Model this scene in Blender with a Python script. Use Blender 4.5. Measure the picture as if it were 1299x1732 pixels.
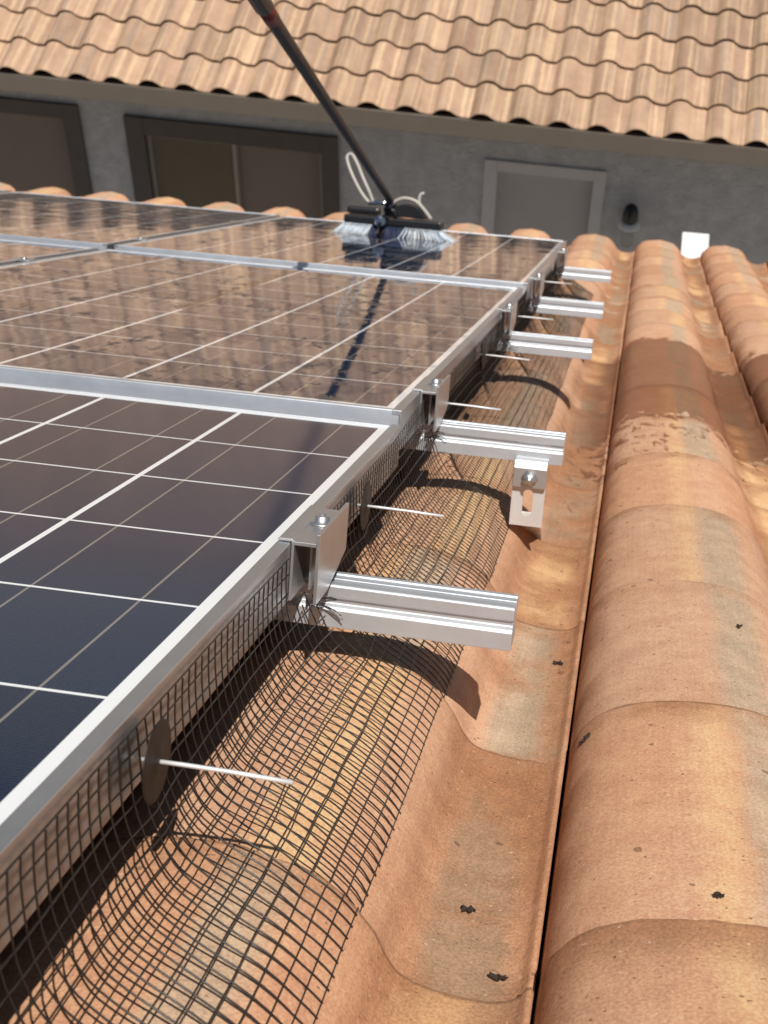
import bpy, bmesh, math, random
from mathutils import Matrix, Vector, noise as mnoise

random.seed(7)
scene = bpy.context.scene
for o in list(bpy.data.objects):
    bpy.data.objects.remove(o)
rad = math.radians

# ------------------------------------------------------------------ frames
# Roof frame: u along the eave (right), v down the slope (away from the camera), w out of the roof.
ROOF = Matrix.Rotation(rad(-30.0), 4, 'X')
SLOPE = rad(-30.0)

# ------------------------------------------------------------------ camera
cam_data = bpy.data.cameras.new('camera')
cam = bpy.data.objects.new('camera', cam_data)
scene.collection.objects.link(cam)
Rr = ((0.9807379778, 0.1798205992, 0.0762730034),
      (0.1189235656, -0.2399368616, -0.9634767709),
      (-0.1549522651, 0.9539889174, -0.2567000993))
Cp = Vector((0.2439306, -0.6466619, 0.2938908))
mc = Matrix(((Rr[0][0], -Rr[1][0], -Rr[2][0], Cp.x),
             (Rr[0][1], -Rr[1][1], -Rr[2][1], Cp.y),
             (Rr[0][2], -Rr[1][2], -Rr[2][2], Cp.z),
             (0, 0, 0, 1)))
cam.matrix_world = ROOF @ mc
cam_data.sensor_fit = 'VERTICAL'
cam_data.sensor_height = 36.0
cam_data.sensor_width = 27.0
cam_data.lens = 2321.8 / 1732 * 36.0
cam_data.clip_start = 0.02
cam_data.clip_end = 500
cam_data.dof.use_dof = True
cam_data.dof.focus_distance = 1.03
cam_data.dof.aperture_fstop = 19.0
scene.camera = cam

# ------------------------------------------------------------------ world, sun, exposure
SUNV = Vector((0.185, -0.268, 0.946)).normalized()
world = bpy.data.worlds.new('World')
scene.world = world
world.use_nodes = True
wn = world.node_tree
wn.nodes.clear()
sky = wn.nodes.new('ShaderNodeTexSky')
sky.sky_type = 'NISHITA'
sky.sun_disc = False
sky.sun_elevation = math.asin(SUNV.z)
sky.sun_rotation = math.atan2(SUNV.x, SUNV.y)
bgn = wn.nodes.new('ShaderNodeBackground')
bgn.inputs['Strength'].default_value = 0.041
wo = wn.nodes.new('ShaderNodeOutputWorld')
wn.links.new(sky.outputs[0], bgn.inputs[0])
wn.links.new(bgn.outputs[0], wo.inputs[0])
sd = bpy.data.lights.new('sun', 'SUN')
sd.energy = 5.0
sd.angle = rad(0.5)
sd.color = (1.0, 0.955, 0.885)
sun = bpy.data.objects.new('sun', sd)
scene.collection.objects.link(sun)
sun.rotation_euler = (-SUNV).to_track_quat('-Z', 'Y').to_euler()
sun.location = (0, 0, 8)
scene.view_settings.view_transform = 'Standard'
scene.view_settings.look = 'None'
scene.view_settings.exposure = 0.0
scene.view_settings.gamma = 1.0
scene.view_settings.use_curve_mapping = False
scene.cycles.max_bounces = 8
scene.cycles.glossy_bounces = 4
scene.cycles.caustics_reflective = False
scene.cycles.caustics_refractive = False

# ------------------------------------------------------------------ node helper
class NT:
    def __init__(s, name):
        s.m = bpy.data.materials.new(name)
        s.m.use_nodes = True
        s.t = s.m.node_tree
        s.t.nodes.clear()
        s.out = s.t.nodes.new('ShaderNodeOutputMaterial')
        s.b = s.t.nodes.new('ShaderNodeBsdfPrincipled')
        s.t.links.new(s.b.outputs[0], s.out.inputs[0])
    def put(s, inp, v):
        if hasattr(v, 'is_linked') or isinstance(v, bpy.types.NodeSocket):
            s.t.links.new(v, inp)
        elif isinstance(v, (tuple, list)) and len(v) == 3 and inp.type == 'RGBA':
            inp.default_value = (*v, 1)
        else:
            inp.default_value = v
    def n(s, typ, **kw):
        nd = s.t.nodes.new(typ)
        for k, v in kw.items():
            setattr(nd, k, v)
        return nd
    def math(s, op, a, b=0.0, c=None, clamp=False):
        nd = s.n('ShaderNodeMath', operation=op, use_clamp=clamp)
        s.put(nd.inputs[0], a); s.put(nd.inputs[1], b)
        if c is not None: s.put(nd.inputs[2], c)
        return nd.outputs[0]
    def ss(s, x, a, b, lo=0.0, hi=1.0):
        nd = s.n('ShaderNodeMapRange', interpolation_type='SMOOTHSTEP')
        s.put(nd.inputs['Value'], x)
        s.put(nd.inputs['From Min'], a); s.put(nd.inputs['From Max'], b)
        nd.inputs['To Min'].default_value = lo; nd.inputs['To Max'].default_value = hi
        return nd.outputs[0]
    def mix(s, f, a, b, mode='MIX'):
        nd = s.n('ShaderNodeMix', data_type='RGBA', blend_type=mode)
        s.put(nd.inputs[0], f); s.put(nd.inputs[6], a); s.put(nd.inputs[7], b)
        return nd.outputs[2]
    def comb(s, x, y, z):
        nd = s.n('ShaderNodeCombineXYZ')
        s.put(nd.inputs[0], x); s.put(nd.inputs[1], y); s.put(nd.inputs[2], z)
        return nd.outputs[0]
    def sep(s, v):
        nd = s.n('ShaderNodeSeparateXYZ'); s.put(nd.inputs[0], v)
        return nd.outputs
    def noise(s, vec, scale=1.0, detail=2.0, rough=0.5, dist=0.0):
        nd = s.n('ShaderNodeTexNoise')
        s.put(nd.inputs['Vector'], vec)
        nd.inputs['Scale'].default_value = scale
        nd.inputs['Detail'].default_value = detail
        nd.inputs['Roughness'].default_value = rough
        nd.inputs['Distortion'].default_value = dist
        return nd.outputs[0]
    def obj(s):
        return s.n('ShaderNodeTexCoord').outputs['Object']
    def attr(s, name):
        nd = s.n('ShaderNodeAttribute'); nd.attribute_name = name
        return nd.outputs['Vector']
    def bump(s, h, strength, dist):
        nd = s.n('ShaderNodeBump')
        nd.inputs['Strength'].default_value = strength
        nd.inputs['Distance'].default_value = dist
        s.put(nd.inputs['Height'], h)
        s.t.links.new(nd.outputs[0], s.b.inputs['Normal'])
        return nd
    def set(s, **kw):
        for k, v in kw.items():
            s.put(s.b.inputs[k.replace('_', ' ')], v)
        return s

# ------------------------------------------------------------------ materials
def tile_material(name, near=True):
    T = NT(name)
    q = T.sep(T.attr('tuv'))          # x: across tile, y: along tile, z: random
    r = T.sep(T.attr('trnd'))
    x, y = q[0], q[1]
    # streak coordinate warps slowly along the tile
    if near:
        pv = T.obj()
    else:
        pv = T.obj()
    warp = T.math('MULTIPLY', T.math('SUBTRACT', T.noise(pv, 9.0, 2.0), 0.5), 0.02)
    fine = T.math('MULTIPLY', T.math('SUBTRACT', T.noise(pv, 60.0, 4.0, 0.7), 0.5), 0.016)
    xs = T.math('ADD', T.math('ADD', x, warp), fine)
    def streak(freq, off, along, lo, hi, seed):
        v = T.comb(T.math('MULTIPLY', xs, freq), T.math('MULTIPLY', y, along), T.math('MULTIPLY_ADD', r[off], 37.0, seed))
        return T.ss(T.noise(v, 1.0, 1.5, 0.4), lo, hi)
    if near:
        peach, peach2 = (0.68, 0.400, 0.250), (0.63, 0.335, 0.190)
        grey, cream, rust, olive = (0.50, 0.385, 0.265), (0.78, 0.50, 0.25), (0.40, 0.185, 0.088), (0.34, 0.245, 0.16)
    else:
        peach, peach2 = (0.455, 0.305, 0.205), (0.365, 0.235, 0.160)
        grey, cream, rust, olive = (0.33, 0.25, 0.20), (0.58, 0.41, 0.26), (0.42, 0.27, 0.19), (0.30, 0.215, 0.17)
    col = T.mix(T.ss(T.noise(T.comb(T.math('MULTIPLY', xs, 5.0), T.math('MULTIPLY', y, 1.5), T.math('MULTIPLY', r[0], 91.0)), 1.0, 2.0), 0.35, 0.65), peach, peach2)
    if near:
        # colour bands laid on during casting: one along the crown of each barrel, one along each valley
        def band_mask(c0, c1, jit, sa, sb, soft=0.012):
            lo = T.math('MULTIPLY_ADD', T.math('SUBTRACT', r[sa], 0.5), jit, c0)
            hi = T.math('MULTIPLY_ADD', T.math('SUBTRACT', r[sb], 0.5), jit, c1)
            a = T.ss(T.math('SUBTRACT', xs, lo), -soft, soft)
            b = T.ss(T.math('SUBTRACT', hi, xs), -soft, soft)
            return T.math('MULTIPLY', a, b)
        crown = band_mask(0.006, 0.056, 0.022, 1, 2)
        r4 = T.math('FRACT', T.math('MULTIPLY', r[0], 7.31))
        r5 = T.math('FRACT', T.math('MULTIPLY', r[1], 9.17))
        r6 = T.math('FRACT', T.math('MULTIPLY', r[2], 5.77))
        cc = T.mix(T.math('GREATER_THAN', r4, 0.58), grey, cream)
        cc = T.mix(T.math('GREATER_THAN', r4, 0.88), cc, peach)
        col = T.mix(T.math('MULTIPLY', crown, T.math('MULTIPLY_ADD', T.noise(pv, 22.0, 3.0, 0.6), 0.5, 0.45)), col, cc)
        edge = band_mask(-0.020, 0.004, 0.010, 2, 1)
        col = T.mix(T.math('MULTIPLY', edge, T.math('MULTIPLY', T.math('GREATER_THAN', r5, 0.55), 0.55)), col, cream)
        val = band_mask(0.118, 0.168, 0.020, 0, 1, 0.010)
        vc = T.mix(T.math('GREATER_THAN', r5, 0.40), olive, cream)
        vc = T.mix(T.math('GREATER_THAN', r5, 0.72), vc, grey)
        col = T.mix(T.math('MULTIPLY', val, 0.85), col, vc)
        val2 = band_mask(0.150, 0.184, 0.012, 1, 0, 0.010)
        col = T.mix(T.math('MULTIPLY', val2, T.math('MULTIPLY', T.math('GREATER_THAN', r6, 0.5), 0.7)), col, olive)
    else:
        col = T.mix(T.math('MULTIPLY', streak(26.0, 1, 0.5, 0.50, 0.62, 3.0), 0.8), col, cream)
        col = T.mix(T.math('MULTIPLY', streak(20.0, 2, 0.5, 0.56, 0.68, 11.0), 0.65), col, grey)
        col = T.mix(T.math('MULTIPLY', streak(30.0, 0, 0.6, 0.60, 0.72, 23.0), 0.6), col, olive)
        tone = T.math('MULTIPLY_ADD', r[2], 0.28, 0.82)
        col = T.mix(1.0, col, T.comb(tone, tone, tone), 'MULTIPLY')
    if near:
        # the valleys and lap joints hold rust brown stain
        troughd = T.math('MULTIPLY', T.ss(x, 0.085, 0.125), T.ss(x, 0.205, 0.165))
        blot = T.ss(T.noise(pv, 7.0, 4.0, 0.6), 0.40, 0.62)
        lapn = T.ss(y, 0.12, 0.36)
        col = T.mix(T.math('MULTIPLY', troughd, T.math('MULTIPLY', blot, 0.85)), col, rust)
        col = T.mix(T.math('MULTIPLY', T.ss(r[1], 0.5, 0.7), T.math('MULTIPLY', T.math('MULTIPLY', troughd, T.math('MULTIPLY_ADD', lapn, 0.6, 0.4)), T.math('MULTIPLY_ADD', blot, 0.40, 0.55))), col, rust)
        sm = T.math('MULTIPLY', T.ss(x, 0.158, 0.176), T.ss(T.noise(T.comb(T.math('MULTIPLY', x, 14.0), T.math('MULTIPLY', y, 5.0), T.math('MULTIPLY', r[0], 13.0)), 1.0, 4.0, 0.6), 0.42, 0.62))
        col = T.mix(T.math('MULTIPLY', sm, 0.7), col, rust)
        fl = T.math('MULTIPLY', T.math('MULTIPLY', T.ss(x, 0.088, 0.108), T.ss(x, 0.135, 0.118)), T.ss(T.noise(T.comb(T.math('MULTIPLY', x, 16.0), T.math('MULTIPLY', y, 4.0), T.math('MULTIPLY', r[1], 17.0)), 1.0, 4.0, 0.6), 0.45, 0.65))
        col = T.mix(T.math('MULTIPLY', fl, 0.65), col, rust)
        lipd = T.ss(x, -0.085, -0.112)
        col = T.mix(T.math('MULTIPLY', lipd, T.math('MULTIPLY', T.ss(T.noise(pv, 14.0, 3.0), 0.38, 0.6), 0.8)), col, rust)
        lap = T.math('MULTIPLY', T.ss(y, 0.300, 0.357), T.ss(T.noise(pv, 10.0, 3.0, 0.6), 0.30, 0.60))
        col = T.mix(T.math('MULTIPLY', lap, T.math('MULTIPLY_ADD', T.ss(r5, 0.3, 0.7), 0.6, 0.22)), col, rust)
        lap2 = T.math('MULTIPLY', T.ss(y, 0.035, 0.0), T.ss(T.noise(pv, 16.0, 3.0, 0.6), 0.45, 0.7))
        col = T.mix(T.math('MULTIPLY', lap2, 0.5), col, rust)
        tone = T.math('MULTIPLY_ADD', r6, 0.14, 0.90)
        col = T.mix(1.0, col, T.comb(tone, tone, tone), 'MULTIPLY')
        # soft mottling and aggregate grain
        mot = T.ss(T.noise(pv, 30.0, 5.0, 0.7), 0.30, 0.70)
        col = T.mix(0.45, col, T.mix(mot, (0.36, 0.36, 0.36), (0.62, 0.62, 0.62)), 'OVERLAY')
        grain = T.ss(T.noise(pv, 480.0, 2.0, 0.6), 0.32, 0.68)
        col = T.mix(0.38, col, T.mix(grain, (0.30, 0.30, 0.30), (0.70, 0.70, 0.70)), 'OVERLAY')
        # combed lines from the extrusion, running down the slope
        comb = T.ss(T.noise(T.comb(T.math('MULTIPLY', x, 420.0), T.math('MULTIPLY', y, 9.0), r[0]), 1.0, 2.0, 0.6), 0.3, 0.7)
        col = T.mix(0.16, col, T.mix(comb, (0.36, 0.36, 0.36), (0.62, 0.62, 0.62)), 'OVERLAY')
        specks = T.ss(T.noise(pv, 230.0, 1.5, 0.5), 0.70, 0.75)
        col = T.mix(T.math('MULTIPLY', specks, 0.65), col, (0.12, 0.06, 0.035))
        pale = T.ss(T.noise(T.comb(T.sep(pv)[0], T.sep(pv)[1], 4.0), 260.0, 1.0), 0.70, 0.75)
        col = T.mix(T.math('MULTIPLY', pale, 0.45), col, (0.8, 0.62, 0.46))
        spots = T.ss(T.noise(pv, 60.0, 1.0), 0.765, 0.79)
        col = T.mix(T.math('MULTIPLY', spots, 0.6), col, (0.10, 0.055, 0.03))
        rim = T.ss(T.math('ADD', y, T.math('MULTIPLY', T.math('SUBTRACT', T.noise(pv, 90.0, 3.0), 0.5), 0.006)), 0.3555, 0.3585)
        col = T.mix(T.math('MULTIPLY', rim, T.math('MULTIPLY_ADD', r6, 0.6, 0.15)), col, (0.13, 0.065, 0.035))
        # wash water that has run over the tiles, soaking a band of them and splashing up slope
        P = T.sep(pv)
        vpos = T.math('ADD', P[1], T.math('MULTIPLY', T.math('SUBTRACT', T.noise(pv, 11.0, 4.0, 0.65), 0.5), 0.45))
        band = T.math('MULTIPLY', T.ss(vpos, 0.80, 2.05), T.ss(vpos, 3.12, 2.94))
        core = T.math('MULTIPLY', T.ss(vpos, 1.85, 2.30), T.ss(vpos, 3.10, 2.90))
        side = T.ss(P[0], 0.14, 0.24)
        pp = T.comb(T.math('MULTIPLY_ADD', P[1], 9.0, T.math('MULTIPLY', P[0], 42.0)), T.math('MULTIPLY', P[1], 22.0), T.math('MULTIPLY', P[2], 20.0))
        spl = T.noise(pp, 1.0, 5.0, 0.68, 0.6)
        thr = T.math('SUBTRACT', 0.72, T.math('MULTIPLY_ADD', core, 0.62, T.math('MULTIPLY', band, 0.215)))
        right = T.math('MULTIPLY', T.ss(P[0], 0.30, 0.46), T.ss(vpos, 2.1, 1.3))
        thr = T.math('ADD', thr, T.math('MULTIPLY', right, 0.14))
        wet = T.math('MULTIPLY', T.math('MULTIPLY', T.ss(T.math('SUBTRACT', spl, thr), -0.015, 0.02), side), T.math('GREATER_THAN', band, 0.002))
        drip = T.math('MULTIPLY', T.ss(T.noise(T.comb(P[0], T.math('MULTIPLY', P[1], 0.6), 0.0), 110.0, 2.0), 0.665, 0.70), T.math('MULTIPLY', side, T.math('MULTIPLY', T.ss(vpos, 0.50, 0.7), T.ss(vpos, 2.0, 1.8))))
        drip = T.math('MULTIPLY', drip, T.ss(P[0], 0.36, 0.30))
        wet = T.math('MAXIMUM', wet, T.math('MULTIPLY', drip, 0.8))
        dark = T.mix(1.0, col, (0.50, 0.37, 0.29), 'MULTIPLY')
        col = T.mix(wet, col, dark)
        rough = T.math('MULTIPLY_ADD', wet, -0.42, 0.88)
        T.set(Base_Color=col, Roughness=rough, Specular_IOR_Level=0.35)
        hh = T.math('MULTIPLY_ADD', T.noise(pv, 420.0, 3.0, 0.7), 0.5, T.math('MULTIPLY', T.noise(pv, 60.0, 3.0, 0.6), 0.9))
        hh = T.math('SUBTRACT', hh, T.math('MULTIPLY', specks, 0.5))
        T.bump(hh, 0.5, 0.0015)
    else:
        mot = T.noise(pv, 14.0, 4.0, 0.6)
        col = T.mix(0.6, col, T.mix(mot, (0.34, 0.34, 0.34), (0.66, 0.66, 0.66)), 'OVERLAY')
        T.set(Base_Color=col, Roughness=0.9, Specular_IOR_Level=0.25)
        T.bump(T.noise(pv, 60.0, 3.0), 0.4, 0.004)
    return T.m

def alu_material(name, base=0.80, rough=0.24, stretch=(4, 900, 900), bumpd=0.00012, tint=(1.0, 1.0, 1.0), metal=1.0):
    T = NT(name)
    P = T.sep(T.obj())
    v = T.comb(T.math('MULTIPLY', P[0], stretch[0]), T.math('MULTIPLY', P[1], stretch[1]), T.math('MULTIPLY', P[2], stretch[2]))
    br = T.noise(v, 1.0, 3.0, 0.6)
    big = T.noise(T.obj(), 26.0, 4.0, 0.6)
    T.set(Metallic=metal,
          Base_Color=T.mix(big, tuple(base * 0.82 * c for c in tint), tuple(base * 1.05 * c for c in tint)),
          Roughness=T.math('ADD', T.math('MULTIPLY_ADD', br, 0.14, rough - 0.07), T.math('MULTIPLY', big, 0.12)))
    T.bump(br, 0.35, bumpd)
    return T.m

def plain(name, col, rough=0.6, metal=0.0, spec=0.5, var=0.2, scale=20.0, bump=0.0, bdist=0.002):
    T = NT(name)
    nz = T.noise(T.obj(), scale, 4.0, 0.6)
    T.set(Base_Color=T.mix(nz, tuple(c * (1 - var) for c in col), tuple(min(1, c * (1 + var)) for c in col)),
          Roughness=rough, Metallic=metal, Specular_IOR_Level=spec)
    if bump:
        T.bump(T.noise(T.obj(), scale * 4, 4.0, 0.6), bump, bdist)
    return T.m

CELL = 0.158
def cell_material(wet=True):
    # object origin is the near right cell corner of the module; +x right, +y away
    T = NT('solar_cells_under_glass')
    P = T.sep(T.obj())
    cu = T.math('MODULO', T.math('ADD', P[0], CELL * 8), CELL)
    cv = T.math('MODULO', T.math('ADD', P[1], CELL * 4), CELL)
    def near(x, c, h):
        return T.math('LESS_THAN', T.math('ABSOLUTE', T.math('SUBTRACT', x, c)), h)
    du = T.math('MINIMUM', cu, T.math('SUBTRACT', CELL, cu))
    dv = T.math('MINIMUM', cv, T.math('SUBTRACT', CELL, cv))
    gap = T.math('MAXIMUM', T.math('LESS_THAN', du, 0.0025), T.math('LESS_THAN', dv, 0.0016))
    inu = T.math('MULTIPLY', T.math('LESS_THAN', P[0], 0.0), T.math('GREATER_THAN', P[0], -6 * CELL))
    inv = T.math('MULTIPLY', T.math('GREATER_THAN', P[1], 0.0), T.math('LESS_THAN', P[1], 10 * CELL))
    border = T.math('SUBTRACT', 1.0, T.math('MULTIPLY', inu, inv))
    white = T.math('MAXIMUM', gap, border)
    bus = T.math('MAXIMUM', near(cu, CELL * 0.26, 0.0009), near(cu, CELL * 0.74, 0.0009))
    bus = T.math('MULTIPLY', bus, T.math('MULTIPLY', inu, inv))
    fing = T.math('LESS_THAN', T.math('MODULO', T.math('ADD', P[1], 2.0), 0.0024), 0.00034)
    dirt = T.noise(T.obj(), 6.0, 5.0, 0.65)
    cid = T.n('ShaderNodeTexWhiteNoise')
    T.put(cid.inputs['Vector'], T.comb(T.math('FLOOR', T.math('DIVIDE', T.math('ADD', P[0], 3.0), CELL)), T.math('FLOOR', T.math('DIVIDE', T.math('ADD', P[1], CELL * 4), CELL)), 0.0))
    cell = T.mix(cid.outputs['Value'], (0.0055, 0.0190, 0.052), (0.0040, 0.0135, 0.038))
    cell = T.mix(T.math('MULTIPLY', fing, 0.55), cell, (0.10, 0.13, 0.18))
    col = T.mix(bus, cell, (0.22, 0.20, 0.18))
    col = T.mix(white, col, (0.80, 0.82, 0.83))
    # splashed water leaves dull blotches that kill the mirror shine
    spots = 0.0
    if wet:
        q = T.comb(T.math('MULTIPLY', P[0], 30.0), T.math('MULTIPLY', P[1], 14.0), 0.0)
        blotch = T.noise(q, 1.0, 5.0, 0.75, 0.4)
        patch = T.noise(T.comb(T.math('MULTIPLY', P[0], 5.0), T.math('MULTIPLY', P[1], 3.0), 2.0), 1.0, 2.0)
        spots = T.math('MULTIPLY', T.ss(blotch, 0.53, 0.61), T.ss(patch, 0.40, 0.54))
        col = T.mix(T.math('MULTIPLY', spots, 0.5), col, (0.03, 0.028, 0.028))
    ripple = T.noise(T.obj(), 70.0, 3.0, 0.6)
    wave = T.noise(T.obj(), 8.0 if wet else 5.0, 2.0, 0.5)
    h = T.math('ADD', T.math('MULTIPLY', ripple, 0.03 if wet else 0.04), T.math('MULTIPLY', wave, 0.9 if wet else 0.6))
    if wet:
        T.set(Base_Color=col, Roughness=T.math('MULTIPLY_ADD', spots, 0.25, 0.035), IOR=1.5, Specular_IOR_Level=T.math('MULTIPLY_ADD', spots, -0.34, 0.42))
    else:
        T.set(Base_Color=col, Roughness=0.12, IOR=1.5, Specular_IOR_Level=0.20)
    T.bump(h, 1.0, 0.00045)
    return T.m

M = {}
M['tile'] = tile_material('terracotta_concrete_tile', True)
M['far_tile'] = tile_material('tan_concrete_tile', False)
M['rail'] = alu_material('extruded_rail_aluminium', 0.70, 0.40, metal=0.70, tint=(.93, .98, 1.04))
M['frame'] = alu_material('anodised_frame_aluminium', 0.64, 0.33, (900, 5, 900), 0.0001, (.96, .99, 1.04), 0.9)
M['cross'] = alu_material('anodised_frame_end', 0.86, 0.38, (5, 900, 900), 0.0001, (.95, .99, 1.05), 0.85)  # same frame metal, base lightened to paint in the sky its end faces reflect
M['clamp'] = alu_material('clamp_aluminium', 0.60, 0.33, (500, 5, 500), 0.0001, (.98, .99, 1.0), 0.85)
M['foot'] = alu_material('bracket_aluminium', 0.72, 0.50, (3, 800, 800), 0.0003, (1, 1, 1), 0.45)
M['steel'] = alu_material('stainless_bolt', 0.62, 0.30, (50, 50, 50), 0.0001, metal=.9)
M['rod'] = alu_material('wire_rod', 0.85, 0.45, (30, 500, 500), 0.0001, metal=.5)
M['cell'] = cell_material(True)
M['cell_dry'] = cell_material(False)
M['wire'] = plain('black_coated_wire', (0.011, 0.009, 0.008), 0.28, 0.0, 0.8, 0.3, 200)
M['disc'] = plain('dark_retainer_disc', (0.011, 0.008, 0.006), 0.55, 0.0, 0.5, 0.3, 120, 0.3, 0.0004)
M['black'] = plain('black_plastic', (0.012, 0.012, 0.014), 0.38, 0.0, 0.5, 0.3, 30)
M['pole'] = plain('black_carbon_pole', (0.006, 0.007, 0.009), 0.42, 0.0, 0.5, 0.3, 40)
M['dark_red'] = plain('dark_red_band', (0.16, 0.025, 0.02), 0.45)
M['hose'] = plain('grey_hose', (0.42, 0.38, 0.34), 0.45, 0.0, 0.5, 0.15, 40)
M['bristle'] = plain('white_bristle', (0.72, 0.80, 0.88), 0.5, 0.0, 0.4, 0.12, 200)
M['blue_bristle'] = plain('navy_bristle', (0.02, 0.035, 0.09), 0.5, 0.0, 0.4, 0.3, 200)
M['chrome'] = alu_material('chrome_fitting', 0.8, 0.12, (40, 40, 40), 0.00005)
M['felt'] = plain('roof_felt', (0.045, 0.022, 0.014), 0.9, 0, 0.2, 0.3, 8, 0.4, 0.003)
M['stucco'] = plain('grey_stucco', (0.53, 0.535, 0.55), 0.92, 0, 0.2, 0.36, 7.0, 1.0, 0.02)
M['fascia'] = plain('tan_painted_fascia', (0.185, 0.155, 0.125), 0.7, 0, 0.3, 0.10, 5, 0.2, 0.001)
M['trim'] = plain('dark_brown_trim', (0.115, 0.100, 0.092), 0.7, 0, 0.3, 0.15, 8, 0.2, 0.001)
M['winframe'] = plain('bronze_window_frame', (0.34, 0.30, 0.26), 0.5, 0.0, 0.4, 0.12, 9)
M['screen'] = plain('insect_screen', (0.165, 0.14, 0.10), 0.75, 0, 0.2, 0.12, 2.5)
M['screen2'] = plain('insect_screen_over_blind', (0.25, 0.20, 0.175), 0.75, 0, 0.2, 0.10, 2.5)
M['grey_trim'] = plain('grey_painted_trim', (0.62, 0.61, 0.61), 0.75, 0, 0.3, 0.08, 6, 0.2, 0.001)
M['door'] = plain('grey_painted_door', (0.47, 0.45, 0.45), 0.6, 0, 0.3, 0.08, 4)
M['white'] = plain('white_enamel', (0.82, 0.82, 0.80), 0.5, 0, 0.4, 0.03, 10)
M['glass'] = NT('frosted_lamp_glass').set(Base_Color=(0.75, 0.75, 0.75), Roughness=0.25, Transmission_Weight=0.8, IOR=1.3).m
M['leaf'] = plain('dry_dark_leaf', (0.035, 0.024, 0.018), 0.8, 0, 0.3, 0.5, 90, 0.6, 0.001)
M['water'] = NT('clear_water_drop').set(Base_Color=(1, 1, 1), Roughness=0.02, Transmission_Weight=1.0, IOR=1.33).m
def ground_mat():
    T = NT('concrete_yard')
    nz = T.noise(T.obj(), 1.2, 6.0, 0.6)
    T.set(Base_Color=T.mix(nz, (0.24, 0.21, 0.17), (0.36, 0.32, 0.27)), Roughness=0.9)
    T.bump(T.noise(T.obj(), 30.0, 4.0), 0.4, 0.004)
    return T.m
M['ground'] = ground_mat()

# ------------------------------------------------------------------ object helpers
COL = scene.collection
def tag(o, label=None, cat=None, group=None, kind=None):
    if label: o['label'] = label
    if cat: o['category'] = cat
    if group: o['group'] = group
    if kind: o['kind'] = kind
    return o
def link(name, me, mat, parent=None, loc=None, roof=False):
    o = bpy.data.objects.new(name, me)
    COL.objects.link(o)
    if mat is not None:
        me.materials.append(mat)
    if parent is not None:
        o.parent = parent
        if loc is not None: o.location = loc
    else:
        if roof: place(o, loc or (0, 0, 0))
        elif loc is not None: o.location = loc
    return o
def place(o, p, rz=0.0):
    """put an object at roof-frame point p with the roof's tilt"""
    o.rotation_mode = 'XYZ'
    m = ROOF @ Matrix.Translation(Vector(p)) @ Matrix.Rotation(rz, 4, 'Z')
    o.matrix_world = m
    return o
def empty(name, p=(0, 0, 0), roof=False, rz=0.0):
    o = bpy.data.objects.new(name, None)
    COL.objects.link(o)
    o.empty_display_size = 0.05
    if roof: place(o, p, rz)
    else:
        o.location = p
        o.rotation_euler = (0, 0, rz)
    return o
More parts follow.
